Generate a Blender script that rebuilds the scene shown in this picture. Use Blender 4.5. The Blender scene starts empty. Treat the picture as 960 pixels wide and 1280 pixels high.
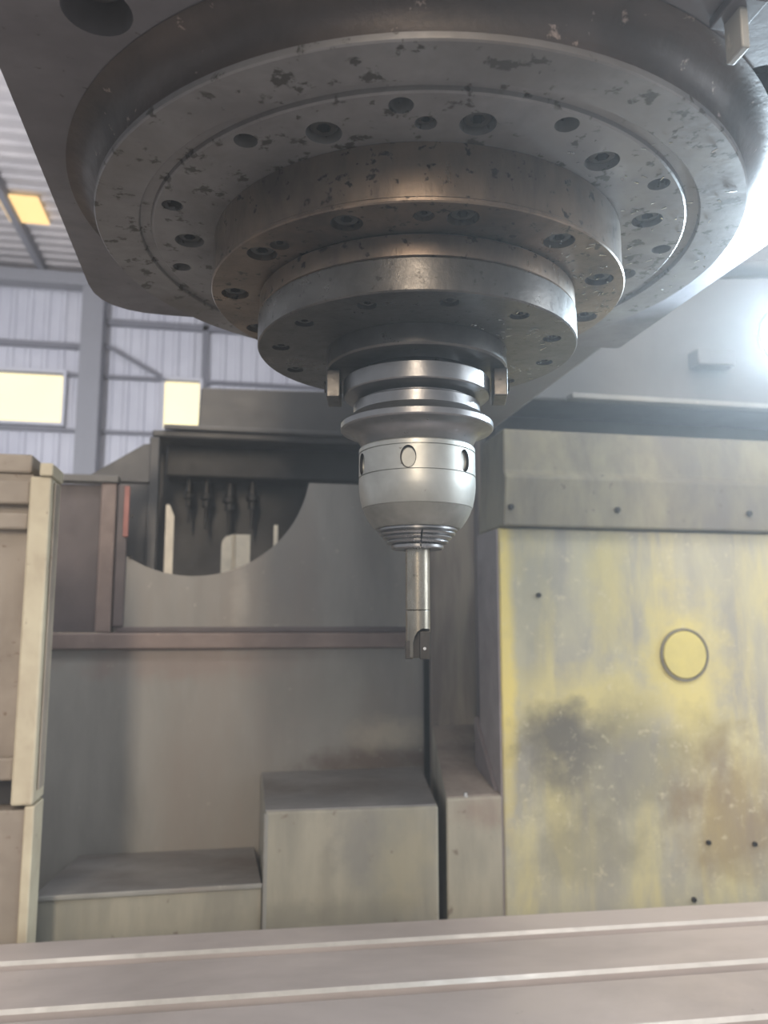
import bpy, bmesh, math, random
from mathutils import Vector, Matrix
R = math.radians
random.seed(7)
sc = bpy.context.scene
col = sc.collection

# ------------------------------------------------------------------ camera
CZ = 1.35                       # camera height above the floor; table top is 1.00
PITCH, YAW, FPX = R(7.97), R(10.69), 1002.7
cd = bpy.data.cameras.new('camera'); cam = bpy.data.objects.new('camera', cd); col.objects.link(cam)
cam.location = (-0.1163, -0.5005, CZ)
cam.rotation_euler = (R(90) + PITCH, 0, -YAW)
cd.sensor_fit = 'VERTICAL'; cd.sensor_height = 36.0; cd.lens = FPX / 1280 * 36.0
cd.clip_start = 0.01; cd.clip_end = 200
cd.dof.use_dof = True; cd.dof.focus_distance = 0.47; cd.dof.aperture_fstop = 11.0
sc.camera = cam
sc.cycles.max_bounces = 6; sc.cycles.volume_bounces = 0

# ------------------------------------------------------------------ world, lights, exposure
w = bpy.data.worlds.new('hall_daylight'); sc.world = w; w.use_nodes = True
bg = w.node_tree.nodes['Background']; bg.inputs[0].default_value = (0.90, 0.93, 1.0, 1); bg.inputs[1].default_value = 0.80
def area(name, loc, target, size, size_y, power, colour):
    l = bpy.data.lights.new(name, 'AREA'); l.shape = 'RECTANGLE'; l.size = size; l.size_y = size_y
    l.energy = power; l.color = colour
    o = bpy.data.objects.new(name, l); col.objects.link(o); o.location = loc
    o.rotation_euler = (Vector(target) - Vector(loc)).to_track_quat('-Z', 'Y').to_euler()
    return o
# unseen area lights: a warm highlight source behind the camera, plus added fills
area('warm_highlight_light', (-1.15, -5.0, 3.7), (0, 0, 1.5), 0.45, 2.4, 215, (1.0, 0.82, 0.62))  # unseen warm source, set low and tall for the cylinder highlights
area('hall_end_fill', (-3.5, 7.0, 3.6), (-2.8, 14.0, 6.0), 1.2, 1.2, 420, (0.95, 0.97, 1.0))  # added to lift the corrugated end wall; no fitting modelled
area('overhead_fill', (0.4, -2.4, 6.9), (0.1, 0.5, 1.0), 2.0, 2.0, 290, (1.0, 0.96, 0.93))  # unseen light added to brighten the table and cover fronts
area('cool_right_fill', (7.5, -1.5, 3.0), (0, 0.3, 1.4), 4.0, 4.0, 450, (0.86, 0.94, 1.0))  # cool fill added from the right; no door stands there
sc.view_settings.view_transform = 'Standard'; sc.view_settings.look = 'None'
sc.view_settings.exposure = 0.0; sc.view_settings.gamma = 1.0
sc.view_settings.use_curve_mapping = False

# ------------------------------------------------------------------ materials
def S(r, g, b):                  # sRGB 0..255 -> linear
    f = lambda c: (c / 255 / 12.92) if c / 255 <= 0.04045 else ((c / 255 + 0.055) / 1.055) ** 2.4
    return (f(r), f(g), f(b), 1)
class NT:
    def __init__(s, name):
        s.m = bpy.data.materials.new(name); s.m.use_nodes = True
        s.n = s.m.node_tree.nodes; s.l = s.m.node_tree.links
        s.b = s.n['Principled BSDF']; s.tc = s.n.new('ShaderNodeTexCoord')
    def link(s, a, b): s.l.new(a, b)
    def noise(s, scale, detail=6, rough=0.6, stretch=(1, 1, 1), dist=0.0, off=(0, 0, 0)):
        mp = s.n.new('ShaderNodeMapping'); mp.inputs['Scale'].default_value = stretch; mp.inputs['Location'].default_value = off
        s.link(s.tc.outputs['Object'], mp.inputs['Vector'])
        t = s.n.new('ShaderNodeTexNoise'); t.inputs['Scale'].default_value = scale
        t.inputs['Detail'].default_value = detail; t.inputs['Roughness'].default_value = rough; t.inputs['Distortion'].default_value = dist
        s.link(mp.outputs[0], t.inputs['Vector']); return t.outputs['Fac']
    def ramp(s, fac, lo, hi, a=0.0, b=1.0):
        r = s.n.new('ShaderNodeMapRange'); r.inputs['From Min'].default_value = lo; r.inputs['From Max'].default_value = hi
        r.inputs['To Min'].default_value = a; r.inputs['To Max'].default_value = b; r.clamp = True
        s.link(fac, r.inputs['Value']); return r.outputs['Result']
    def mix(s, fac, a, b):
        x = s.n.new('ShaderNodeMix'); x.data_type = 'RGBA'
        if isinstance(fac, (int, float)): x.inputs['Factor'].default_value = fac
        else: s.link(fac, x.inputs['Factor'])
        for sock, v in ((x.inputs[6], a), (x.inputs[7], b)):
            if isinstance(v, tuple): sock.default_value = v
            else: s.link(v, sock)
        return x.outputs[2]
    def math(s, op, a, b=0.0):
        x = s.n.new('ShaderNodeMath'); x.operation = op
        for sock, v in ((x.inputs[0], a), (x.inputs[1], b)):
            if isinstance(v, (int, float)): sock.default_value = v
            else: s.link(v, sock)
        return x.outputs[0]
    def blob(s, centre, radii, soft=0.5, warp=0.35, scale=9):
        # an irregular patch with a place of its own on the object (stain, worn paint)
        mp = s.n.new('ShaderNodeMapping'); mp.vector_type = 'TEXTURE'
        mp.inputs['Location'].default_value = centre; mp.inputs['Scale'].default_value = radii
        s.link(s.tc.outputs['Object'], mp.inputs['Vector'])
        g = s.n.new('ShaderNodeVectorMath'); g.operation = 'LENGTH'; s.link(mp.outputs[0], g.inputs[0])
        nz = s.ramp(s.noise(scale, 7, 0.65), 0.3, 0.7, -warp, warp)
        return s.ramp(s.math('ADD', g.outputs['Value'], nz), 1 - soft, 1 + soft, 1, 0)
    def bump(s, h, strength, dist=0.001):
        b = s.n.new('ShaderNodeBump'); b.inputs['Strength'].default_value = strength; b.inputs['Distance'].default_value = dist
        s.link(h, b.inputs['Height']); s.link(b.outputs[0], s.b.inputs['Normal'])
    def set(s, c, rough=0.5, metal=0.0, spec=0.5):
        if isinstance(c, tuple): s.b.inputs['Base Color'].default_value = c
        else: s.link(c, s.b.inputs['Base Color'])
        if isinstance(rough, (int, float)): s.b.inputs['Roughness'].default_value = rough
        else: s.link(rough, s.b.inputs['Roughness'])
        s.b.inputs['Metallic'].default_value = metal
        s.b.inputs['Specular IOR Level'].default_value = spec
        return s.m
def worn(name, c1, c2, scale=20, lo=0.4, hi=0.65, rough=(0.35, 0.6), metal=0.0, stretch=(1, 1, 1), bump=0.15, speck=None, speck_at=0.62, speck_scale=160, third=None, patches=()):
    t = NT(name)
    n1 = t.noise(scale, 8, 0.65, stretch, 0.3)
    n2 = t.noise(scale * 7, 5, 0.7, stretch)
    c = t.mix(t.ramp(n1, lo, hi), c1, c2)
    if third: c = t.mix(t.ramp(t.noise(scale * 0.45, 5, 0.6, stretch, 0.2, (3, 7, 1)), 0.5, 0.68), c, third)
    for ctr, rad, k, cc in patches: c = t.mix(t.math('MULTIPLY', t.blob(ctr, rad, 0.5, 0.6, 22), k), c, cc)
    if speck: c = t.mix(t.ramp(t.noise(speck_scale, 4, 0.6), speck_at, speck_at + 0.06), c, speck)
    r = t.ramp(t.math('ADD', t.math('MULTIPLY', n1, 0.6), t.math('MULTIPLY', n2, 0.4)), 0.35, 0.65, rough[0], rough[1])
    if bump: t.bump(n2, bump)
    return t.set(c, r, metal)
def plain(name, c, rough=0.5, metal=0.0): return worn(name, c, tuple(min(1, v * 0.8) for v in c[:3]) + (1,), 30, rough=(max(0.05, rough - 0.08), min(1, rough + 0.1)), metal=metal, bump=0.06)
def glow(name, c, strength):
    t = NT(name); t.b.inputs['Emission Strength'].default_value = strength
    v = t.noise(1.5, 2, 0.5)
    t.link(t.mix(t.ramp(v, 0.3, 0.7), c, tuple(min(1, x * 1.05) for x in c[:3]) + (1,)), t.b.inputs['Emission Color'])
    return t.set(S(40, 40, 38), 0.4)

M = {}
M['cast'] = worn('oily_grey_casting', S(110, 109, 114), S(88, 86, 90), 9, rough=(0.38, 0.62), bump=0.25, speck=S(60, 58, 58), speck_at=0.66)
M['neck'] = worn('oily_brown_casting', S(72, 63, 60), S(48, 43, 42), 16, rough=(0.36, 0.6), metal=0.3, bump=0.4, speck=S(150, 135, 128), speck_at=0.66, speck_scale=90)
M['flange'] = worn('stained_ground_steel', S(128, 127, 128), S(104, 102, 103), 14, rough=(0.34, 0.6), metal=0.35, bump=0.2, speck=S(62, 59, 56), speck_at=0.585, speck_scale=100, third=S(100, 96, 94))
M['turned'] = worn('turned_steel_brown_stain', S(134, 119, 105), S(88, 79, 73), 18, rough=(0.24, 0.42), metal=0.75, stretch=(1, 1, 0.4), bump=0.25, speck=S(50, 44, 40), speck_at=0.60, speck_scale=150)
M['cover'] = worn('dark_spindle_cover_steel', S(86, 84, 82), S(62, 60, 59), 22, rough=(0.24, 0.42), metal=0.7, bump=0.2, speck=S(48, 46, 44), speck_at=0.61, speck_scale=170)
M['nose'] = worn('spindle_nose_steel', S(92, 90, 88), S(70, 68, 67), 25, rough=(0.24, 0.42), metal=0.8, bump=0.1)
M['holder'] = worn('toolholder_steel', S(126, 126, 127), S(106, 106, 108), 25, rough=(0.24, 0.40), metal=0.85, bump=0.08)
M['nut'] = worn('satin_nickel_nut', S(166, 167, 163), S(146, 147, 143), 30, rough=(0.34, 0.50), metal=0.72, bump=0.05, speck=S(96, 92, 84), speck_at=0.70, speck_scale=220)
M['nutlow'] = worn('rubbed_nut_cone', S(128, 128, 123), S(108, 108, 104), 40, rough=(0.42, 0.58), metal=0.6, bump=0.08, speck=S(200, 200, 190), speck_at=0.70, speck_scale=240)
M['dark'] = worn('black_oxide_steel', S(46, 45, 45), S(34, 33, 34), 40, rough=(0.35, 0.55), metal=0.4, bump=0.1)
M['screw'] = worn('oily_black_screw', S(74, 73, 72), S(56, 55, 55), 60, rough=(0.3, 0.5), metal=0.5, bump=0.1)
M['shank'] = worn('hardened_shank_steel', S(140, 135, 124), S(104, 98, 89), 60, rough=(0.22, 0.4), metal=0.9, stretch=(1, 1, 0.3), bump=0.08, speck=S(80, 72, 62), speck_at=0.68, speck_scale=300)
M['carbide'] = worn('grey_carbide', S(58, 56, 55), S(46, 45, 44), 80, rough=(0.3, 0.45), metal=0.6, bump=0.08)
M['bright'] = plain('bright_screw_steel', S(190, 190, 188), 0.25, 0.9)
M['table'] = worn('scraped_table_steel', S(204, 194, 191), S(182, 173, 170), 7, rough=(0.34, 0.55), metal=0.25, stretch=(0.5, 1, 1), bump=0.12, speck=S(96, 90, 86), speck_at=0.70, speck_scale=60)
M['slot'] = plain('slot_wall_steel', S(206, 202, 196), 0.4, 0.3)
M['guard'] = worn('grey_green_guard_sheet', S(150, 149, 145), S(130, 129, 125), 6, rough=(0.4, 0.62), stretch=(2, 2, 0.5), bump=0.1, third=S(142, 136, 130), speck=S(172, 168, 160), speck_at=0.66, speck_scale=70, patches=(((0.15, 1.0, 1.102), (0.12, 0.2, 0.022), 0.8, S(98, 84, 77)), ((0.18, 1.0, 1.150), (0.07, 0.2, 0.025), 0.7, S(186, 180, 164)), ((-0.20, 1.0, 1.285), (0.16, 0.2, 0.03), 0.55, S(140, 122, 115)), ((-0.10, 1.0, 1.40), (0.015, 0.2, 0.04), 0.5, S(176, 172, 164)), ((0.06, 1.0, 1.22), (0.10, 0.2, 0.06), 0.4, S(126, 128, 122))))
M['brown'] = worn('brown_primer_rail', S(140, 125, 120), S(120, 107, 103), 12, rough=(0.45, 0.65), bump=0.1, speck=S(168, 150, 140), speck_at=0.66, speck_scale=80)
M['purple'] = worn('dull_mauve_sheet', S(104, 96, 98), S(88, 82, 84), 8, rough=(0.45, 0.65), bump=0.06)
M['pan'] = worn('chip_pan_paint', S(164, 160, 146), S(142, 139, 128), 9, rough=(0.38, 0.6), stretch=(2.2, 2.2, 0.5), bump=0.1, third=S(134, 134, 126), speck=S(118, 108, 96), speck_at=0.67, speck_scale=50, patches=(((0.065, 0.65, 1.05), (0.035, 0.2, 0.045), 0.6, S(122, 122, 120)), ((0.02, 0.65, 1.00), (0.012, 0.2, 0.07), 0.4, S(126, 122, 112)), ((0.13, 0.65, 1.03), (0.03, 0.2, 0.06), 0.5, S(176, 168, 142)), ((0.24, 0.65, 1.085), (0.03, 0.2, 0.025), 0.5, S(134, 112, 102)), ((0.0, 0.65, 0.955), (0.10, 0.2, 0.018), 0.5, S(120, 120, 112))))
M['rust'] = worn('rusty_pan_paint', S(134, 124, 116), S(104, 95, 90), 14, rough=(0.45, 0.7), bump=0.25, third=S(92, 82, 78), speck=S(160, 150, 140), speck_at=0.66, speck_scale=90)
M['slab'] = worn('beige_rusty_door_sheet', S(152, 142, 130), S(132, 122, 111), 10, rough=(0.5, 0.7), bump=0.15, speck=S(108, 88, 72), speck_at=0.64, speck_scale=80)
M['edge'] = worn('cream_worn_edge', S(198, 190, 166), S(180, 169, 147), 18, rough=(0.5, 0.7), bump=0.15, speck=S(140, 122, 100), speck_at=0.66, speck_scale=110)
M['column'] = worn('grey_column_paint', S(108, 108, 108), S(95, 95, 95), 5, rough=(0.4, 0.55), bump=0.05)
M['topshade'] = worn('shaded_top_grey_sheet', S(140, 138, 137), S(122, 120, 120), 8, rough=(0.4, 0.6), bump=0.1, third=S(106, 98, 93))  # grey darkened to paint shade onto the upward-facing tops
M['streak'] = worn('streaked_brown_grey_sheet', S(150, 142, 130), S(112, 104, 99), 14, rough=(0.42, 0.62), stretch=(2.2, 2.2, 0.25), bump=0.12, third=S(98, 88, 84))
M['mauve'] = worn('mauve_grey_edge_paint', S(142, 135, 136), S(122, 115, 115), 10, rough=(0.4, 0.6), bump=0.06)
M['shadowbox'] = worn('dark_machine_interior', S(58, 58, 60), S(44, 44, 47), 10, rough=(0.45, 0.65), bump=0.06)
M['magazine'] = worn('graphite_cover_sheet', S(92, 92, 93), S(78, 78, 80), 6, rough=(0.4, 0.6), bump=0.05)
M['hall'] = worn('galvanised_wall_sheet', S(186, 186, 196), S(172, 172, 184), 0.8, rough=(0.5, 0.7), bump=0.0)
M['roof'] = worn('roof_sheet', S(168, 162, 164), S(150, 146, 150), 0.8, rough=(0.5, 0.7), bump=0.0)
M['beam'] = plain('painted_hall_steel', S(128, 128, 136), 0.6)
M['girt'] = plain('dull_hall_girt', S(112, 112, 122), 0.6)
M['floor'] = worn('hall_concrete', S(120, 118, 114), S(98, 97, 94), 3, rough=(0.6, 0.85), bump=0.1)
M['cream'] = plain('cream_cabinet_paint', S(226, 216, 196), 0.5)
M['red'] = plain('faded_red_strip', S(168, 112, 106), 0.5)
M['pane'] = glow('daylit_window_pane', (1.0, 0.86, 0.52, 1), 1.7)
M['sky'] = glow('amber_skylight_sheet', (1.0, 0.66, 0.27, 1), 1.6)
M['lampglow'] = glow('work_lamp_lens', (0.72, 0.88, 1.0, 1), 30.0)

# yellow cover: paint with its own worn and dirty patches
t = NT('yellow_cover_worn_paint')
streak = t.noise(11, 7, 0.62, (2.0, 2.0, 0.55), 0.4)
fine = t.noise(70, 6, 0.7)
yellow, olive, grey, dark = S(204, 193, 128), S(178, 175, 151), S(156, 154, 144), S(90, 88, 84)
c = t.mix(t.ramp(streak, 0.38, 0.62), olive, grey)
c = t.mix(t.math('MULTIPLY', t.ramp(t.noise(7, 6, 0.6, (2.2, 2.2, 0.45), 0.3, (5, 2, 9)), 0.5, 0.66), 0.7), c, S(206, 196, 138))
for ctr, rad, k, cc in (((0.575, 0.65, 1.275), (0.06, 0.2, 0.11), 0.9, yellow), ((0.42, 0.65, 1.235), (0.12, 0.2, 0.05), 0.75, yellow),
                        ((0.285, 0.65, 1.33), (0.013, 0.2, 0.22), 0.85, S(222, 205, 120)), ((0.45, 0.65, 1.41), (0.03, 0.2, 0.09), 0.5, yellow),
                        ((0.375, 0.65, 1.18), (0.05, 0.2, 0.055), 0.95, dark), ((0.46, 0.65, 1.14), (0.15, 0.2, 0.085), 0.6, S(112, 110, 100)),
                        ((0.64, 0.65, 1.06), (0.09, 0.2, 0.09), 0.65, S(132, 112, 82)), ((0.33, 0.65, 1.40), (0.035, 0.2, 0.10), 0.5, S(140, 140, 128)),
                        ((0.40, 0.65, 1.02), (0.10, 0.2, 0.04), 0.5, S(128, 124, 108))):
    c = t.mix(t.math('MULTIPLY', t.blob(ctr, rad, 0.45, 0.5, 14), k), c, cc)
c = t.mix(t.ramp(fine, 0.58, 0.68, 0, 0.5), c, S(206, 200, 172))
t.bump(fine, 0.12)
M['yellow'] = t.set(c, t.ramp(streak, 0.35, 0.65, 0.4, 0.6), 0.0)
M['plug'] = worn('yellow_plug_paint', S(202, 191, 120), S(188, 178, 116), 25, rough=(0.4, 0.55), bump=0.08)
M['capbeam'] = worn('dirty_cream_beam', S(138, 133, 112), S(106, 102, 92), 9, rough=(0.42, 0.62), stretch=(1.6, 1.6, 0.6), bump=0.12, third=S(108, 104, 98), speck=S(96, 90, 80), speck_at=0.66, speck_scale=60)

# ------------------------------------------------------------------ mesh helpers
def finish(name, bm, mat, parent=None, smooth=None, bevel=0.0, segs=2):
    bmesh.ops.recalc_face_normals(bm, faces=bm.faces)
    me = bpy.data.meshes.new(name); bm.to_mesh(me); bm.free()
    return obj(name, me, mat, parent, smooth, bevel, segs)
def obj(name, me, mat, parent=None, smooth=None, bevel=0.0, segs=2):
    if mat is not None:
        me.materials.clear(); me.materials.append(M[mat])
    o = bpy.data.objects.new(name, me); col.objects.link(o)
    if smooth:
        me.polygons.foreach_set('use_smooth', [True] * len(me.polygons)); me.set_sharp_from_angle(angle=R(smooth))
    if bevel:
        b = o.modifiers.new('bevel', 'BEVEL'); b.width = bevel; b.segments = segs; b.limit_method = 'ANGLE'; b.angle_limit = R(35); b.harden_normals = False
    if parent: put(o, parent)
    return o
def world_of(o):
    m = Matrix.LocRotScale(o.location, o.rotation_euler, o.scale)
    if o.parent: return world_of(o.parent) @ o.matrix_parent_inverse @ m
    return m
def put(o, parent):             # children are modelled in world coordinates
    o.parent = parent; o.matrix_parent_inverse = world_of(parent).inverted()
def put_local(o, parent): o.parent = parent
def tag(o, label, cat=None, group=None, kind=None):
    o['label'] = label
    if cat: o['category'] = cat
    if group: o['group'] = group
    if kind: o['kind'] = kind
    return o
def thing(name, label, cat, loc=(0, 0, 0), rz=0, group=None):
    o = bpy.data.objects.new(name, None); col.objects.link(o); o.location = loc; o.rotation_euler = (0, 0, rz)
    o.empty_display_size = 0.05
    return tag(o, label, cat, group)
def bx(bm, x0, x1, y0, y1, z0, z1):
    v = [bm.verts.new(p) for p in ((x0, y0, z0), (x1, y0, z0), (x1, y1, z0), (x0, y1, z0), (x0, y0, z1), (x1, y0, z1), (x1, y1, z1), (x0, y1, z1))]
    for f in ((0, 3, 2, 1), (4, 5, 6, 7), (0, 1, 5, 4), (1, 2, 6, 5), (2, 3, 7, 6), (3, 0, 4, 7)): bm.faces.new([v[i] for i in f])
def box(name, dims, mat, parent=None, bevel=0.002, **k):
    bm = bmesh.new(); bx(bm, *dims); return finish(name, bm, mat, parent, bevel=bevel, **k)
def loft(bm, a, b):             # two matching 3-D polygons -> closed solid
    va = [bm.verts.new(p) for p in a]; vb = [bm.verts.new(p) for p in b]; n = len(a)
    bm.faces.new(va); bm.faces.new(vb[::-1])
    for i in range(n): bm.faces.new((va[i], vb[i], vb[(i + 1) % n], va[(i + 1) % n]))
def prism_x(name, prof, x0, x1, mat, parent=None, bevel=0.002):
    bm = bmesh.new(); loft(bm, [(x0, y, z) for y, z in prof], [(x1, y, z) for y, z in prof]); return finish(name, bm, mat, parent, bevel=bevel)
def prism_y(name, prof, y0, y1, mat, parent=None, bevel=0.002):
    bm = bmesh.new(); loft(bm, [(x, y0, z) for x, z in prof], [(x, y1, z) for x, z in prof]); return finish(name, bm, mat, parent, bevel=bevel)
def prism_z(name, prof, z0, z1, mat, parent=None, bevel=0.002):
    bm = bmesh.new(); loft(bm, [(x, y, z0) for x, y in prof], [(x, y, z1) for x, y in prof]); return finish(name, bm, mat, parent, bevel=bevel)
def lathe_bm(prof, segs=128, closed=True):
    bm = bmesh.new(); rings = []
    for r, z in prof:
        if r < 1e-6: rings.append([bm.verts.new((0, 0, z))])
        else: rings.append([bm.verts.new((r * math.cos(2 * math.pi * i / segs), r * math.sin(2 * math.pi * i / segs), z)) for i in range(segs)])
    pairs = list(zip(rings, rings[1:])) + ([(rings[-1], rings[0])] if closed else [])
    for a, b in pairs:
        if len(a) == 1 and len(b) == 1: continue
        for i in range(segs):
            j = (i + 1) % segs
            if len(a) == 1: bm.faces.new((a[0], b[j], b[i]))
            elif len(b) == 1: bm.faces.new((a[i], a[j], b[0]))
            else: bm.faces.new((a[i], a[j], b[j], b[i]))
    return bm
def lathe(name, prof, mat, parent, segs=128, closed=True, smooth=28):
    o = finish(name, lathe_bm(prof, segs, closed), mat, None, smooth=smooth)
    put_local(o, parent); return o
def cylinder(bm, p, axis, r0, r1, length, segs=24):
    q = Vector(axis).normalized().to_track_quat('Z', 'Y').to_matrix().to_4x4()
    bmesh.ops.create_cone(bm, cap_ends=True, segments=segs, radius1=r0, radius2=r1, depth=length,
                          matrix=Matrix.Translation(Vector(p) + Vector(axis).normalized() * length / 2) @ q)
def cut(o, cutter_bm, smooth=28, material=None):  # boolean difference, baked into the mesh
    bmesh.ops.recalc_face_normals(cutter_bm, faces=cutter_bm.faces)
    me = bpy.data.meshes.new('cutter'); cutter_bm.to_mesh(me); cutter_bm.free()
    if material: me.materials.append(M[material])
    c = bpy.data.objects.new('cutter', me); col.objects.link(c)
    par, inv = o.parent, o.matrix_parent_inverse.copy()
    o.parent = None
    m = o.modifiers.new('cut', 'BOOLEAN'); m.operation = 'DIFFERENCE'; m.solver = 'EXACT'; m.object = c
    if material: m.material_mode = 'TRANSFER'
    bpy.context.view_layer.update()
    dg = bpy.context.evaluated_depsgraph_get()
    new = bpy.data.meshes.new_from_object(o.evaluated_get(dg), depsgraph=dg)
    o.modifiers.remove(m); old = o.data; o.data = new; new.name = old.name; bpy.data.meshes.remove(old)
    bpy.data.objects.remove(c); bpy.data.meshes.remove(me)
    if smooth:
        new.polygons.foreach_set('use_smooth', [True] * len(new.polygons)); new.set_sharp_from_angle(angle=R(smooth))
    o.parent = par; o.matrix_parent_inverse = inv
    return o
def pol(r, deg): return (r * math.cos(R(deg)), r * math.sin(R(deg)))

# ================================================================== the hall (setting)
def struct(o, label=None):
    o['kind'] = 'structure'
    if label: o['label'] = label
    return o
struct(box('floor', (-9, 9, -8, 14.2, -0.2, 0.0), 'floor', bevel=0), 'grey concrete workshop floor under the machine')
def corrugated(name, n, pitch, depth, along, mat, place):
    bm = bmesh.new(); pts = []
    for i in range(n):
        u = i * pitch
        pts += [(u, 0), (u + pitch * 0.55, 0), (u + pitch * 0.66, depth), (u + pitch * 0.89, depth)]
    pts.append((n * pitch, 0))
    a = [bm.verts.new(place(u, d, 0)) for u, d in pts]; b = [bm.verts.new(place(u, d, along)) for u, d in pts]
    a2 = [bm.verts.new(place(u, -0.03, 0)) for u, d in pts]; b2 = [bm.verts.new(place(u, -0.03, along)) for u, d in pts]
    for i in range(len(pts) - 1):
        bm.faces.new((a[i], a[i + 1], b[i + 1], b[i])); bm.faces.new((a2[i], b2[i], b2[i + 1], a2[i + 1]))
    return finish(name, bm, mat)
wall = struct(corrugated('wall_back', 64, 0.28, 0.035, 7.62, 'hall', lambda u, d, v: (-9 + u, 14.0 - d, v)), 'pale galvanised corrugated end wall of the hall')
roof = struct(corrugated('ceiling', 70, 0.28, 0.04, 18, 'roof', lambda u, d, v: (-9 + v, -5.6 + u, 7.62 - d)), 'corrugated sheet roof of the hall')
for x in (-5.35, -4.42, -3.5, -2.6, -1.7, -0.8): box('rafter', (x - 0.05, x + 0.05, -5.6, 13.9, 7.40, 7.57), 'girt', roof, bevel=0)
box('eave_beam', (-9, 9, 13.45, 13.8, 7.18, 7.40), 'beam', roof, bevel=0.01)
box('wall_column', (-2.80, -2.44, 13.5, 13.9, 0, 7.4), 'beam', wall, bevel=0.01)
box('wall_girt', (-9, -2.8, 13.84, 13.96, 6.16, 6.25), 'girt', wall, bevel=0)
box('wall_girt', (-2.44, 9, 13.84, 13.96, 6.64, 6.74), 'girt', wall, bevel=0)
box('wall_girt', (-9, 9, 13.86, 13.96, 5.66, 5.72), 'girt', wall, bevel=0)
box('wall_girt', (-9, 9, 13.86, 13.96, 4.66, 4.72), 'girt', wall, bevel=0)
box('wall_post', (-0.76, -0.66, 13.84, 13.96, 4.6, 7.3), 'girt', wall, bevel=0)
bm = bmesh.new(); cylinder(bm, (-2.45, 13.8, 6.25), (1.08, 0, -0.60), 0.03, 0.03, 1.25, 10); finish('wall_brace', bm, 'girt', wall)
for i, (x0, x1, z0, z1) in enumerate(((-5.6, -3.10, 4.80, 5.69), (-1.39, -0.78, 4.78, 5.68))):
    fr = bmesh.new()
    for d in ((x0 - 0.05, x1 + 0.05, z1, z1 + 0.05), (x0 - 0.05, x1 + 0.05, z0 - 0.05, z0), (x0 - 0.05, x0, z0, z1), (x1, x1 + 0.05, z0, z1)):
        bx(fr, d[0], d[1], 13.80, 13.97, d[2], d[3])
    f = struct(finish('window_%d' % (i + 1), fr, 'hall'), ('wide' if i == 0 else 'narrow') + ' daylit window high in the corrugated end wall')
    box('pane', (x0, x1, 13.90, 13.94, z0, z1), 'pane', f, bevel=0)
sk = box('skylight', (-3.62, -3.05, 11.2, 12.0, 7.50, 7.53), 'sky', bevel=0.0); tag(sk, 'glowing amber skylight sheet set in the hall roof', 'skylight'); sk['kind'] = 'thing'

# ================================================================== machine table
tb = thing('machine_table', 'long bare steel machine table with T-slots below the tool', 'machine table', (0, 0, 0), R(-2.0))
def table_mesh():
    zt = 1.0; half = 0.010; ch = 0.0035
    ys = [0.4305 - 0.1125 * k for k in range(8)]
    prof = [(0.496, 0.86), (0.496, zt - 0.004), (0.492, zt)]
    for y in ys:
        prof += [(y + half + ch, zt), (y + half, zt - ch), (y + half, zt - 0.022), (y + 0.018, zt - 0.022), (y + 0.018, zt - 0.038),
                 (y - 0.018, zt - 0.038), (y - 0.018, zt - 0.022), (y - half, zt - 0.022), (y - half, zt - ch), (y - half - ch, zt)]
    prof += [(-0.432, zt), (-0.436, zt - 0.004), (-0.436, 0.86)]
    bm = bmesh.new(); loft(bm, [(-0.85, y, z) for y, z in prof], [(1.05, y, z) for y, z in prof])
    bmesh.ops.recalc_face_normals(bm, faces=bm.faces)
    me = bpy.data.meshes.new('table_top'); me2 = me
    for f in bm.faces:
        f.normal_update(); c = f.calc_center_median()
        if c.z > zt - ch - 0.002 and c.z < zt - 0.0005 and abs(f.normal.y) > 0.2 and abs(f.normal.x) < 0.5: f.material_index = 1
    bm.to_mesh(me); bm.free(); return me
tt = obj('table_top', table_mesh(), None); tt.data.materials.append(M['table']); tt.data.materials.append(M['slot']); put_local(tt, tb)
o = box('table_saddle', (-0.5, 0.7, -0.3, 0.42, 0.0, 0.86), 'column', None, 0.004); put_local(o, tb)

# ================================================================== stepped chip pan behind the table
o = thing('chip_pan_shelf', 'low grey shelf of the chip pan, left of the raised box', 'machine cover', (-0.2, 0.82, 0))
prism_x('pan_body', [(0.652, 0), (0.652, 1.002), (0.999, 0.960), (0.999, 0)], -0.36, -0.0665, 'pan', o)
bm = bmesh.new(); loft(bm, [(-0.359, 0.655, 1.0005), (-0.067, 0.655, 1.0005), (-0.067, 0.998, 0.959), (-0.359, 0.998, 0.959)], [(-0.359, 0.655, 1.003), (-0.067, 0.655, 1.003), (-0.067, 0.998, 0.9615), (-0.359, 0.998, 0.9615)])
finish('pan_top', bm, 'topshade', o, bevel=0.0006)
box('pan_lip', (-0.353, -0.0665, 0.648, 0.652, 0.9985, 1.0045), 'guard', o, 0.001)
o = thing('way_cover_box', 'raised cream-grey box cover with a dark flat top behind the table', 'machine cover', (0.07, 0.82, 0))
bm = bmesh.new(); loft(bm, [(-0.0640, 0.652, 0), (0.1795, 0.652, 0), (0.238, 0.998, 0), (-0.058, 0.998, 0)], [(-0.0640, 0.652, 1.096), (0.1795, 0.652, 1.094), (0.238, 0.998, 1.086), (-0.058, 0.998, 1.086)])
finish('cover_body', bm, 'pan', o, bevel=0.003)
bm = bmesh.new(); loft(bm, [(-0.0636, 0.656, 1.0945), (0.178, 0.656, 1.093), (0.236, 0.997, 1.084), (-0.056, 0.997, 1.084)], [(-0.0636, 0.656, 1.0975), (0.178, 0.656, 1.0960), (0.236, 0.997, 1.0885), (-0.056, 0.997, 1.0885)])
finish('cover_top', bm, 'topshade', o, bevel=0.0008)
bm = bmesh.new(); bx(bm, -0.0655, -0.0605, 0.6485, 0.6535, 0.6, 1.094); finish('corner_strip', bm, 'guard', o, bevel=0.001)
o = thing('corner_pan_block', 'narrow rust-stained block with sloping top, against the yellow cover', 'machine cover', (0.25, 0.8, 0))
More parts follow.
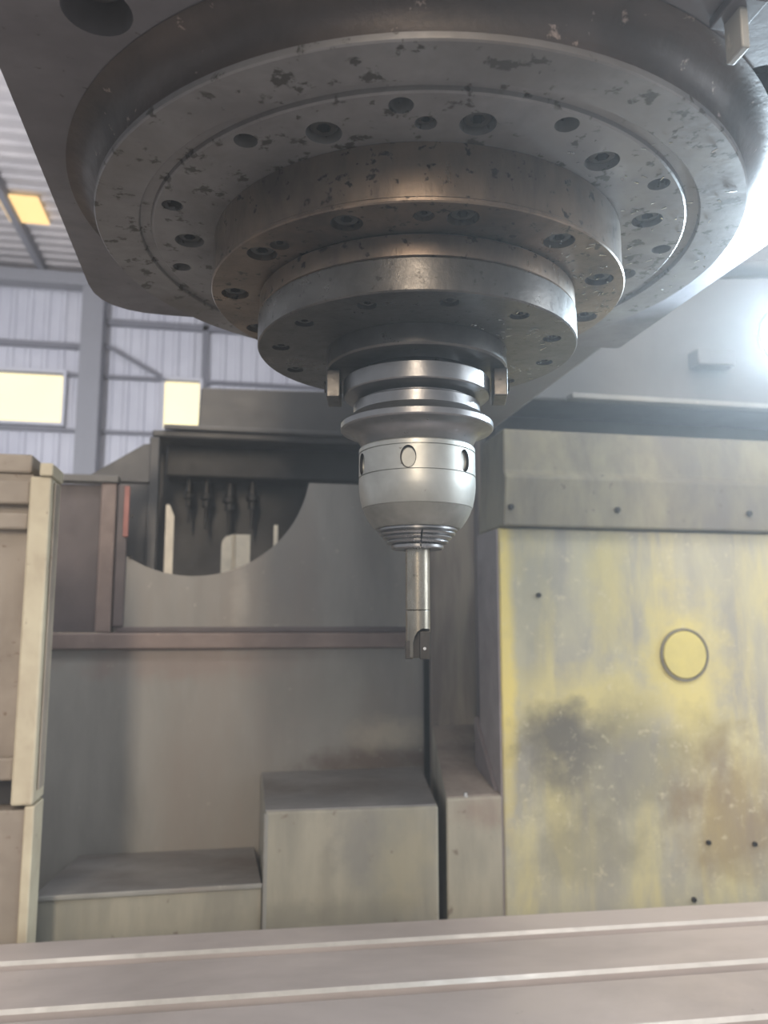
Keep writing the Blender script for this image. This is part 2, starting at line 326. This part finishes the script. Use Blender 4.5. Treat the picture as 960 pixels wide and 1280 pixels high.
bm = bmesh.new(); loft(bm, [(0.1915, 0.652, 0), (0.2755, 0.652, 0), (0.2755, 0.76, 0), (0.336, 0.945, 0), (0.2445, 0.945, 0)],
                       [(0.1915, 0.652, 1.103), (0.2755, 0.652, 1.104), (0.2755, 0.76, 1.126), (0.336, 0.945, 1.168), (0.2445, 0.945, 1.167)])
finish('block_body', bm, 'pan', o, bevel=0.003)
bm = bmesh.new(); loft(bm, [(0.1925, 0.656, 1.1025), (0.2745, 0.656, 1.1035), (0.2745, 0.76, 1.1255), (0.335, 0.944, 1.1675), (0.2455, 0.944, 1.1665)],
                       [(0.1925, 0.656, 1.1055), (0.2745, 0.656, 1.1065), (0.2745, 0.76, 1.1285), (0.335, 0.944, 1.1705), (0.2455, 0.944, 1.1695)])
finish('block_top', bm, 'rust', o, bevel=0.0008)
prism_x('gusset', [(0.665, 1.109), (0.76, 1.205), (0.76, 1.128)], 0.268, 0.2755, 'purple', o, 0.001)
bm = bmesh.new(); cylinder(bm, (0.222, 0.658, 1.104), (0, 0, 1), 0.0035, 0.003, 0.006, 12); finish('rivet', bm, 'bright', o)

# ================================================================== yellow column cover
o = thing('column_cover', 'large worn yellow-green cover plate with a round plug', 'machine cover', (0.75, 0.70, 0))
cov = box('cover_plate', (0.2765, 1.30, 0.650, 0.750, 0.0, 1.4945), 'yellow', o, 0.003)
edge = box('edge_strip', (0.2735, 0.2765, 0.652, 0.748, 0.3, 1.493), 'mauve', o, 0.0008)
px_, pz_ = 0.5725, 1.3035
bm = bmesh.new(); cylinder(bm, (px_, 0.640, pz_), (0, 1, 0), 0.0430, 0.0430, 0.0105, 64)
bmesh.ops.delete(bm, geom=[], context='FACES')
bm.free()
pr = lathe_bm([(0.0375, 0.0), (0.0375, 0.004), (0.0405, 0.004), (0.0405, 0.0)], 64)
bmesh.ops.transform(pr, matrix=Matrix.Translation((px_, 0.6505, pz_)) @ Matrix.Rotation(R(90), 4, 'X'), verts=pr.verts)
ring = finish('plug_ring', pr, 'capbeam', o, smooth=30); tag(ring, 'dirty seam ring around the plug')
pr = lathe_bm([(0.0, 0.0), (0.036, 0.0), (0.036, 0.004), (0.035, 0.005), (0.0, 0.0052)], 64, closed=False)
bmesh.ops.transform(pr, matrix=Matrix.Translation((px_, 0.6505, pz_)) @ Matrix.Rotation(R(90), 4, 'X'), verts=pr.verts)
tag(finish('plug', pr, 'plug', o, smooth=30), 'bright yellow round plug')
for x, z in ((0.568, 0.946), (0.5965, 1.0255), (0.6735, 1.0195), (0.3377, 1.3935)):
    bm = bmesh.new(); cylinder(bm, (x, 0.646, z), (0, 1, 0), 0.0035, 0.004, 0.006, 12); finish('bolt', bm, 'dark', o)
o = thing('cover_cap_beam', 'dirty cream beam with small bolts capping the yellow cover', 'machine cover', (0.75, 0.70, 1.4945))
bm = bmesh.new(); prof = [(0.636, 1.4965), (0.636, 1.572), (0.646, 1.582), (0.655, 1.650), (0.76, 1.650), (0.76, 1.4965)]
loft(bm, [(0.280 + (z - 1.4965) * 0.06, y, z) for y, z in prof], [(1.30, y, z) for y, z in prof]); finish('beam_body', bm, 'capbeam', o, bevel=0.003)
for x in (0.292, 0.464, 0.69, 0.95):
    bm = bmesh.new(); cylinder(bm, (x, 0.632, 1.5245), (0, 1, 0), 0.0042, 0.0048, 0.006, 16); finish('bolt', bm, 'dark', o)

# ================================================================== machine column behind the cover
o = thing('machine_column', 'grey machine column rising behind the yellow cover', 'machine column', (0.85, 1.1, 0))
box('column_body', (0.34, 1.50, 0.96, 1.50, 0.0, 2.9), 'column', o, 0.004)
tag(box('column_face', (0.37, 1.50, 0.80, 0.955, 1.742, 2.9), 'column', o, 0.006), 'smooth overhanging front face')
box('face_bracket', (0.70, 0.775, 0.765, 0.7995, 1.815, 1.845), 'column', o, 0.003)
box('face_rail', (0.46, 1.5, 0.775, 0.80, 1.742, 1.752), 'guard', o, 0.002)
box('recess_panel', (0.36, 1.50, 0.90, 0.955, 1.50, 1.738), 'shadowbox', o, 0.002)  # dark panel painting in the shadow gap under the column face
o = thing('recess_panel', 'streaked brown-grey vertical sheet in the recess behind the tool', 'machine panel', (0.30, 0.96, 0))
box('sheet', (0.2435, 0.345, 0.9465, 0.956, 0.0, 1.70), 'streak', o, 0.001)
box('sheet_edge', (0.330, 0.3375, 0.940, 0.9465, 1.175, 1.70), 'purple', o, 0.001)

# ================================================================== rear splash guard with round notch
g = thing('rear_splash_guard', 'grey sheet splash guard with brown rails and a round notch', 'splash guard', (-0.1, 1.02, 0))
box('lower_panel', (-0.62, 0.243, 1.000, 1.012, 0.0, 1.306), 'guard', g, 0.001)
box('rail', (-0.62, 0.240, 0.988, 1.012, 1.3065, 1.335), 'brown', g, 0.003)
box('side_panel', (-0.62, -0.353, 1.002, 1.012, 1.3355, 1.600), 'purple', g, 0.001)
box('post', (-0.352, -0.325, 0.990, 1.012, 1.3355, 1.602), 'brown', g, 0.003)
box('top_rail', (-0.62, -0.322, 0.986, 1.016, 1.6025, 1.616), 'column', g, 0.002)
notch = box('notch_panel', (-0.322, 0.243, 1.002, 1.010, 1.3355, 1.616), 'guard', None, 0)
bm = bmesh.new(); cylinder(bm, (-0.188, 0.9, 1.650), (0, 1, 0), 0.213, 0.213, 0.3, 96); cut(notch, bm); put(notch, g)
tag(notch, 'grey sheet with a big round notch')
box('panel_foot', (-0.318, 0.243, 0.996, 1.002, 1.336, 1.345), 'purple', g, 0.001)
box('inner_post', (-0.3225, -0.3045, 0.992, 1.0015, 1.346, 1.600), 'purple', g, 0.002)
tag(box('red_strip', (-0.311, -0.302, 0.988, 0.9915, 1.505, 1.597), 'red', g, 0.001), 'faded red strip')
for z in (1.545, 1.470):
    bm = bmesh.new(); cylinder(bm, (-0.298, 0.998, z), (0, 1, 0), 0.003, 0.003, 0.005, 10); finish('bolt', bm, 'dark', g)
box('edge_return', (0.231, 0.243, 1.012, 1.10, 0.0, 1.60), 'purple', g, 0.001)

# ================================================================== tool magazine behind the notch
m = thing('tool_magazine_housing', 'dark housing behind the notch with a slanted left end', 'machine housing', (0.1, 1.3, 0))
tag(prism_y('housing_hood', [(-0.284, 1.728), (-0.284, 1.742), (-0.194, 1.745), (-0.190, 1.836), (0.55, 1.852), (0.55, 1.728)], 1.15, 1.70, 'magazine', m, 0.004), 'grey hood over the housing')
box('corner_post', (-0.288, -0.268, 1.15, 1.19, 0.0, 1.727), 'magazine', m, 0.003)
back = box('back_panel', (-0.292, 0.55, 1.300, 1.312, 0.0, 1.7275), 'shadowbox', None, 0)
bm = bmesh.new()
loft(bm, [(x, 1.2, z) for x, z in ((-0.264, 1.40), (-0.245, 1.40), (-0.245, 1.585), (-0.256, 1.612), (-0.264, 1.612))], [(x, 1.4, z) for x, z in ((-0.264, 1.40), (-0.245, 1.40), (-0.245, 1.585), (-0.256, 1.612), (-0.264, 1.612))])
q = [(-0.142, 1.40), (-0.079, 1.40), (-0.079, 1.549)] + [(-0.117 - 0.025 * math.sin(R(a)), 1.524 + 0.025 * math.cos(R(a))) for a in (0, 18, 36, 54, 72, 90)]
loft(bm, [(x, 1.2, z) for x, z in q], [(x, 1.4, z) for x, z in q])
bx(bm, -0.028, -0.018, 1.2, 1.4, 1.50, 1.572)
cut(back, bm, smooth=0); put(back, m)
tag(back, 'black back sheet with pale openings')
box('side_sheet', (-0.365, -0.288, 1.160, 1.168, 0.0, 1.632), 'magazine', m, 0.001)
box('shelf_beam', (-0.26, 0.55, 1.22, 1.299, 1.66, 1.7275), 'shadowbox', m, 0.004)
box('hood_lip', (-0.26, 0.55, 1.138, 1.1495, 1.742, 1.752), 'magazine', m, 0.002)
for i, (x, z, s, lab) in enumerate(((-0.212, 1.60, 0.8, 'leftmost small dark tool holder hanging behind the round notch'), (-0.175, 1.598, 1.0, 'second small dark tool holder from the left behind the round notch'),
                            (-0.126, 1.592, 1.15, 'largest dark tool holder hanging above the pale rounded opening'), (-0.078, 1.598, 1.0, 'rightmost small dark tool holder hanging behind the round notch'))):
    t_ = thing('stored_tool_holder', lab, 'tool holder', (x, 1.245, z), 0, 'tool holders stored in the magazine')
    lathe('holder_body', [(0, 0.0599), (0.006 * s, 0.0599), (0.010 * s, 0.03), (0.014 * s, 0.026), (0.014 * s, 0.018), (0.009 * s, 0.014), (0.009 * s, 0.0), (0, 0)], 'dark', t_, 24, closed=False)
    lathe('stored_cutter', [(0, 0), (0.004 * s, 0), (0.004 * s, -0.045 * s), (0, -0.047 * s)], 'dark', t_, 16, closed=False)
o = thing('side_gusset_sheet', 'thin triangular grey sheet leaning against the dark housing', 'machine panel', (-0.33, 1.06, 1.616))
prism_y('sheet', [(-0.395, 1.6165), (-0.275, 1.6165), (-0.275, 1.690), (-0.287, 1.688)], 1.045, 1.052, 'magazine', o, 0.001)
box('sheet_foot', (-0.395, -0.275, 1.030, 1.052, 1.612, 1.6165), 'magazine', o, 0.001)
o = thing('pale_cabinet', 'cream cabinet seen through the openings behind the round notch', 'cabinet', (-0.2, 2.3, 0))
box('cabinet_body', (-0.75, 0.5, 2.1, 2.6, 0.0, 1.78), 'cream', o, 0.005)
box('cabinet_door', (-0.72, -0.12, 2.085, 2.0995, 0.1, 1.75), 'cream', o, 0.003); box('cabinet_door', (-0.11, 0.47, 2.085, 2.0995, 0.1, 1.75), 'cream', o, 0.003)

# ================================================================== left door post
d = thing('sliding_door_edge', 'beige rust-speckled door with a cream edge at the far left', 'machine door', (-0.5, 0.6, 0))
box('door_sheet', (-0.66, -0.3705, 0.580, 0.592, 1.163, 1.541), 'slab', d, 0.001)
box('door_edge', (-0.3700, -0.3445, 0.560, 0.620, 1.135, 1.535), 'edge', d, 0.003)
tag(box('edge_cap', (-0.3585, -0.3425, 0.556, 0.622, 1.5355, 1.552), 'edge', d, 0.002), 'bright cream top end of the edge')
box('door_inner_strip', (-0.3440, -0.3415, 0.575, 0.60, 1.150, 1.530), 'slab', d, 0.001)
box('cross_rail', (-0.66, -0.3705, 0.566, 0.5795, 1.500, 1.530), 'slab', d, 0.003)
box('cross_rail', (-0.66, -0.3705, 0.566, 0.5795, 1.468, 1.489), 'slab', d, 0.003)
box('cross_rail', (-0.66, -0.3705, 0.568, 0.5795, 1.163, 1.190), 'slab', d, 0.003)
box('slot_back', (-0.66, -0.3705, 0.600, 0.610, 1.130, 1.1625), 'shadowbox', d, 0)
tag(box('top_box', (-0.66, -0.372, 0.575, 0.625, 1.5415, 1.566), 'slab', d, 0.003), 'beige box on the door top')
box('lower_panel', (-0.66, -0.3465, 0.565, 0.610, 0.0, 1.1295), 'slab', d, 0.002)
box('lower_edge', (-0.354, -0.3425, 0.562, 0.612, 0.0, 1.134), 'edge', d, 0.002)

# ================================================================== spindle head (local origin at camera height on the spindle axis)
h = thing('spindle_head', 'huge dark oily spindle head with stepped bolted flanges', 'spindle head', (0, 0, CZ))
def rounded(pts, rad):
    out = []
    for i, p in enumerate(pts):
        p = Vector(p); a = (Vector(pts[i - 1]) - p).normalized(); b = (Vector(pts[(i + 1) % len(pts)]) - p).normalized(); r_ = rad[i]
        if r_ <= 0: out.append(tuple(p)); continue
        for k in range(7):
            s = k / 6; out.append(tuple((p + a * r_) * (1 - s) ** 2 + p * 2 * s * (1 - s) + (p + b * r_) * s * s))
    return out
outline = rounded([(-0.234, -0.240), (0.257, -0.240), (0.253, 0.207), (-0.236, 0.199)], [0.02, 0.02, 0.006, 0.055])
plate = prism_z('head_plate', outline, 0.270, 0.330, 'cast', None, 0); put_local(plate, h)
cb = bmesh.new()
for x, y in ((-0.182, -0.160), (0.139, -0.170)):
    cylinder(cb, (x, y, 0.25), (0, 0, 1), 0.0155, 0.0155, 0.045, 32)
cut(plate, cb)
PLATE_HOLES = ((-0.182, -0.160), (0.139, -0.170))
o = prism_z('head_body', [(-0.22, -0.225), (0.24, -0.225), (0.24, 0.19), (-0.22, 0.185)], 0.3305, 1.3, 'cast', None, 0.01); put_local(o, h)
o = box('head_arm', (0.09, 0.262, 0.208, 0.80, 0.287, 1.2), 'column', None, 0.006); put_local(o, h); tag(o, 'beige arm carrying the head from the column')
# curved oily neck between plate and the outer flange
arc = [(0.2045 + 0.017 * (1 - math.cos(R(a))), 0.250 + 0.0195 * math.sin(R(a))) for a in range(0, 91, 9)]
o = lathe('flange_neck', [(0.2005, 0.2492), (0.2045, 0.2492)] + arc + [(0.2005, 0.2695)], 'neck', h, 160)
# outer flange
fo = lathe('outer_flange', [(0.10, 0.2465), (0.1030, 0.2450), (0.1705, 0.2450), (0.1715, 0.2458), (0.1722, 0.2478), (0.1785, 0.2478), (0.1790, 0.2455), (0.1796, 0.2450), (0.2042, 0.2450), (0.2050, 0.2458), (0.2050, 0.2490), (0.2000, 0.2490), (0.2000, 0.2690), (0.10, 0.2690)], 'flange', h, 160)
# socket screw prototype (head down, local z=0 at its lower face)
def screw_mesh(name, r, hh):
    bm = bmesh.new(); n = 24
    hexr = lambda a: r * 0.52 * math.cos(R(30)) / math.cos(((a + R(30)) % R(60)) - R(30))
    mk = lambda f, z: [bm.verts.new((f(2 * math.pi * i / n) * math.cos(2 * math.pi * i / n), f(2 * math.pi * i / n) * math.sin(2 * math.pi * i / n), z)) for i in range(n)]
    rings = [mk(lambda a: r, hh), mk(lambda a: r, r * 0.14), mk(lambda a: r * 0.88, 0), mk(hexr, 0), mk(hexr, hh * 0.6)]
    for a, b in zip(rings, rings[1:]):
        for i in range(n): bm.faces.new((a[i], a[(i + 1) % n], b[(i + 1) % n], b[i]))
    bm.faces.new(rings[-1]); bm.faces.new(rings[0][::-1])
    bmesh.ops.recalc_face_normals(bm, faces=bm.faces)
    me = bpy.data.meshes.new(name); bm.to_mesh(me); bm.free(); me.materials.append(M['screw']); return me
def drill(fl, z, holes):        # holes: (radius on face, angle, hole radius, depth, screw?)
    cb = bmesh.new()
    for r, a, hr, dp, s in holes:
        x, y = pol(r, a); cylinder(cb, (x, y, z - 0.02), (0, 0, 1), hr, hr, 0.02 + dp, 28)
    cut(fl, cb)
    cache = {}
    for r, a, hr, dp, s in holes:
        if not s: continue
        if hr not in cache: cache[hr] = screw_mesh('socket_screw', hr * 0.80, dp * 0.775)
        o = bpy.data.objects.new('socket_screw', cache[hr]); col.objects.link(o)
        x, y = pol(r, a); o.location = (x, y, z + dp * 0.22); o.rotation_euler = (0, 0, random.random()); o.parent = fl
HE = [(0.149, -91 - 30 * k, 0.0093, 0.012, True) for k in (0, 1, 3, 4, 5, 6, 7, 8, 9, 10, 11)] + [(0.162, -105.4 - 30 * k, 0.0062, 0.016, False) for k in range(12)] + [(0.1478, -101, 0.0056, 0.009, True)]
drill(fo, 0.2450, HE)
pm = screw_mesh('socket_screw', 0.0115, 0.012)
for x, y in PLATE_HOLES:
    o = bpy.data.objects.new('socket_screw', pm); col.objects.link(o); o.location = (x, y, 0.2826); o.rotation_euler = (0, 0, random.random()); o.parent = plate
# middle flange
fm = lathe('middle_flange', [(0.075, 0.2448), (0.1330, 0.2448), (0.1330, 0.2150), (0.1343, 0.2138), (0.1343, 0.2122), (0.1336, 0.2114), (0.075, 0.2114)], 'turned', h, 160)
HC = [(0.1192, -91 - 30 * k, 0.0088, 0.010, True) for k in range(12)] + [(0.1195, -101, 0.0056, 0.008, True), (0.118, -143.5, 0.0056, 0.008, True)]
drill(fm, 0.2114, HC)
# inner cover: thin upper ring plus cover
lathe('cover_ring', [(0.05, 0.2112), (0.1015, 0.2112), (0.1036, 0.2095), (0.1036, 0.1978), (0.1026, 0.1970), (0.05, 0.1970)], 'turned', h, 160)
fc = lathe('spindle_cover', [(0.045, 0.1968), (0.1032, 0.1968), (0.1042, 0.1960), (0.1042, 0.1780), (0.1034, 0.1771), (0.045, 0.1771)], 'cover', h, 160)
HD = [(0.0893, -91 - 30 * k, 0.0058, 0.007, True) for k in range(12)]
drill(fc, 0.1771, HD)
nb = lathe('spindle_nose', [(0.0375, 0.1769), (0.0594, 0.1769), (0.0594, 0.1652), (0.0584, 0.1640), (0.0560, 0.1635), (0.0375, 0.1635)], 'nose', h, 128)
va = -103.1                      # azimuth from the axis towards the camera
for s in (-90, 90):
    k = box('drive_key', (0.0498, 0.0588, -0.0125, 0.0125, 0.1448, 0.1633), 'cover', None, 0.0008); k.rotation_euler = (0, 0, R(va + s + (3 if s < 0 else -2))); put_local(k, h)
    b = bmesh.new(); cylinder(b, (0.0586, 0, 0.155), (1, 0, 0), 0.004, 0.004, 0.002, 16); b_ = finish('key_screw', b, 'dark', None); b_.parent = k

# chips stuck to the oily faces on the right
bm = bmesh.new()
for n_, r0, r1, a0, a1, z in ((46, 0.137, 0.20, -70, 5, 0.2446), (40, 0.106, 0.132, -62, 15, 0.2110), (22, 0.07, 0.102, -70, 40, 0.1767), (10, 0.061, 0.068, -80, -40, 0.1767)):
    for i in range(n_):
        x, y = pol(random.uniform(r0, r1), random.uniform(a0, a1)); L = random.uniform(0.0012, 0.0045); wd = random.uniform(0.0003, 0.0007)
        mtx = Matrix.Translation((x, y, z)) @ Matrix.Rotation(random.uniform(0, 6.3), 4, 'Z') @ Matrix.Rotation(random.uniform(-0.25, 0.25), 4, 'Y')
        v = [bm.verts.new(mtx @ Vector(p)) for p in ((-L / 2, -wd, 0), (L / 2, -wd * 0.3, 0), (L / 2, wd * 0.3, 0), (-L / 2, wd, 0), (-L / 2, -wd, -0.0005), (L / 2, -wd * 0.3, -0.0003), (L / 2, wd * 0.3, -0.0003), (-L / 2, wd, -0.0005))]
        for f in ((0, 1, 2, 3), (4, 7, 6, 5), (0, 4, 5, 1), (1, 5, 6, 2), (2, 6, 7, 3), (3, 7, 4, 0)): bm.faces.new([v[q_] for q_ in f])
o = finish('metal_shavings', bm, 'bright', None); put_local(o, h); o['kind'] = 'stuff'; o['label'] = 'tiny bright metal shavings stuck to the oily flanges'
# hose bracket in front, near the top of the picture
o = thing('nozzle_bracket', 'short grey bar hanging below the head at upper right', 'bracket', (0.0955, -0.217, CZ + 0.2698))
bm = bmesh.new(); bx(bm, 0.0932, 0.0972, -0.221, -0.209, CZ + 0.246, CZ + 0.2695); finish('bar', bm, 'guard', o, bevel=0.0008)
bm = bmesh.new(); bx(bm, 0.088, 0.104, -0.226, -0.206, CZ + 0.2650, CZ + 0.2697); finish('mount', bm, 'cast', o, bevel=0.0008)

# ================================================================== tool holder in the spindle
tool = thing('tool_holder', 'polished steel milling chuck with satin nut clamped in the spindle nose', 'tool holder', (0, 0, CZ))
lathe('holder_flange', [(0.0, 0.1765), (0.030, 0.1765), (0.0345, 0.1600), (0.0345, 0.1582), (0.0472, 0.1582), (0.0480, 0.1574), (0.0480, 0.1478), (0.0474, 0.1470), (0.0400, 0.1452), (0.0375, 0.1440), (0.0375, 0.1425),
                        (0.0408, 0.1423), (0.0415, 0.1416), (0.0415, 0.1352), (0.0424, 0.1347), (0.0490, 0.1296), (0.0498, 0.1286), (0.0498, 0.1252), (0.0490, 0.1243), (0.0455, 0.1233), (0.0430, 0.1225),
                        (0.0405, 0.1210), (0.0385, 0.1185), (0.0372, 0.1160), (0.0366, 0.1142), (0.0360, 0.1130), (0.0, 0.1130)], 'holder', tool, 128, closed=False)
nut = lathe('clamping_nut', [(0.022, 0.1128), (0.0362, 0.1128), (0.0370, 0.1128), (0.0377, 0.1120), (0.0378, 0.1094), (0.0370, 0.1092), (0.0370, 0.1087), (0.0378, 0.1085),
                             (0.0378, 0.0938), (0.0370, 0.0936), (0.0370, 0.0931), (0.0378, 0.0929), (0.0378, 0.0868), (0.0376, 0.0845), (0.0370, 0.0800), (0.0358, 0.0745), (0.0355, 0.0735), (0.022, 0.0735)], 'nut', tool, 128)
def dimples(shape):
    cb = bmesh.new()
    for k in range(6):
        a = va - 8 + 60 * k; x, y = pol(0.0352, a)
        b2 = shape()
        mt = Matrix.Translation((x, y, 0.1008)) @ Vector((math.cos(R(a)), math.sin(R(a)), 0)).to_track_quat('Z', 'Y').to_matrix().to_4x4()
        bmesh.ops.transform(b2, matrix=mt, verts=b2.verts)
        for v in b2.verts: v.co.z = 0.1008 + (v.co.z - 0.1008) * 1.42
        me_ = bpy.data.meshes.new('t'); b2.to_mesh(me_); b2.free(); cb.from_mesh(me_); bpy.data.meshes.remove(me_)
    return cb
def disc():
    b2 = bmesh.new(); cylinder(b2, (0, 0, 0), (0, 0, 1), 0.0043, 0.0043, 0.006, 28); return b2
cut(nut, dimples(lambda: lathe_bm([(0.0042, 0.0006), (0.0042, 0.006), (0.0050, 0.006), (0.0050, 0.0006)], 28)), material='dark')
cut(nut, dimples(disc))
lathe('nut_cone', [(0.020, 0.0734), (0.0352, 0.0734), (0.0340, 0.0700), (0.0318, 0.0660), (0.0290, 0.0620), (0.0274, 0.0606), (0.0262, 0.0604), (0.020, 0.0604)], 'nutlow', tool, 128)
col_p = [(0.0085, 0.0602), (0.0258, 0.0602), (0.0258, 0.0590), (0.0240, 0.0584), (0.0246, 0.0572), (0.0238, 0.0562), (0.0218, 0.0558), (0.0222, 0.0546), (0.0212, 0.0536), (0.0196, 0.0530), (0.0200, 0.0519), (0.0190, 0.0510), (0.0162, 0.0506),
         (0.0168, 0.0498), (0.0168, 0.0482), (0.0160, 0.0474), (0.0085, 0.0474)]
collet = lathe('collet', col_p, 'holder', tool, 96)
cb = bmesh.new(); bx(cb, 0.012, 0.03, -0.0005, 0.0005, 0.045, 0.0578)
bmesh.ops.transform(cb, matrix=Matrix.Rotation(R(va + 7), 4, 'Z'), verts=cb.verts); cut(collet, cb)

# ================================================================== indexable cutter in the collet
ct = thing('milling_cutter', 'slim steel indexable end mill held in the collet', 'milling cutter', (0, 0, CZ - 0.021), R(-13.1))
o = finish('shank', lathe_bm([(0, 0.070), (0.0077, 0.070), (0.0077, 0.0303), (0.0074, 0.0300), (0, 0.0300)], 64, False), 'shank', None, smooth=30); put_local(o, ct)
body = finish('cutter_body', lathe_bm([(0, 0.0298), (0.0074, 0.0298), (0.0077, 0.0294), (0.0077, 0.0008), (0.0070, 0.0), (0, 0.0)], 64, False), 'shank', None, smooth=30)
cb = bmesh.new(); prof = [(-0.0030, -0.01), (0.0090, -0.01), (0.0090, 0.0178), (0.0035, 0.0185), (0.0022, 0.0182), (-0.0002, 0.0165), (-0.0020, 0.0135), (-0.0030, 0.0095)]
loft(cb, [(x, -0.02, z) for x, z in prof], [(x, -0.0015, z) for x, z in prof]); cut(body, cb, material='dark'); put_local(body, ct)
o = box('insert', (0.0010, 0.0078, -0.0052, -0.0016, -0.0006, 0.0166), 'carbide', None, 0.0005); put_local(o, ct)
b = bmesh.new(); cylinder(b, (0.0042, -0.0058, 0.0060), (0, 1, 0), 0.0010, 0.0012, 0.0010, 16); o2 = finish('insert_screw', b, 'bright', None); o2.parent = o
o = box('insert', (-0.0080, -0.0032, -0.0058, 0.001, -0.0006, 0.0110), 'carbide', None, 0.0005); put_local(o, ct)

# ================================================================== work lamp at the right
o = thing('work_lamp', 'blazing white work lamp beside the spindle head at right edge', 'work lamp', (0.32, 0.09, 1.64))
LP = Vector((0.3320, 0.056, CZ + 0.237)); LD = Vector((-0.70, -0.66, -0.28)).normalized()
ml = Matrix.Translation(LP - LD * 0.052) @ LD.to_track_quat('Z', 'Y').to_matrix().to_4x4()
hd = lathe_bm([(0.0, 0.0), (0.018, 0.0), (0.026, 0.014), (0.029, 0.052), (0.026, 0.052), (0.026, 0.047), (0.0, 0.047)], 48, False)
bmesh.ops.transform(hd, matrix=ml, verts=hd.verts); finish('lamp_head', hd, 'magazine', o, smooth=30)
ln = lathe_bm([(0.0, 0.0485), (0.0257, 0.0485), (0.0257, 0.050), (0.0, 0.052)], 48, False)
bmesh.ops.transform(ln, matrix=ml, verts=ln.verts); finish('lamp_lens', ln, 'lampglow', o, smooth=30)
base = Vector((0.262, 0.115, CZ + 0.31)); back_ = LP - LD * 0.050
bm = bmesh.new(); cylinder(bm, base, Vector((back_.x, back_.y, base.z)) - base, 0.008, 0.008, (Vector((back_.x, back_.y, base.z)) - base).length, 16)
cylinder(bm, (back_.x, back_.y, base.z), back_ - Vector((back_.x, back_.y, base.z)), 0.008, 0.008, base.z - back_.z, 16); finish('lamp_arm', bm, 'column', o, smooth=30)
box('lamp_mount', (0.2585, 0.264, 0.095, 0.135, CZ + 0.29, CZ + 0.33), 'column', o, 0.001)
lt = bpy.data.lights.new('lamp_light', 'AREA'); lt.shape = 'DISK'; lt.size = 0.05; lt.energy = 2.7; lt.color = (0.70, 0.87, 1.0)
lo = bpy.data.objects.new('lamp_light', lt); col.objects.link(lo); lo.matrix_world = ml @ Matrix.Translation((0, 0, 0.0535)) @ Matrix.Rotation(math.pi, 4, 'X')

# ================================================================== haze added to spread the lamp glow
hz = box('haze', (-0.8, 1.6, -0.7, 1.6, 0.9, 2.6), None, None, 0)
hz['kind'] = 'stuff'; hz['label'] = 'thin pale haze added around spindle and lamp to spread the glow'
vm = bpy.data.materials.new('glow_haze'); vm.use_nodes = True; nt = vm.node_tree; nt.nodes.remove(nt.nodes['Principled BSDF'])
vs = nt.nodes.new('ShaderNodeVolumeScatter'); vs.inputs['Color'].default_value = (0.95, 0.97, 1, 1); vs.inputs['Density'].default_value = 0.11; vs.inputs['Anisotropy'].default_value = 0.6
nt.links.new(vs.outputs[0], nt.nodes['Material Output'].inputs['Volume']); hz.data.materials.append(vm)
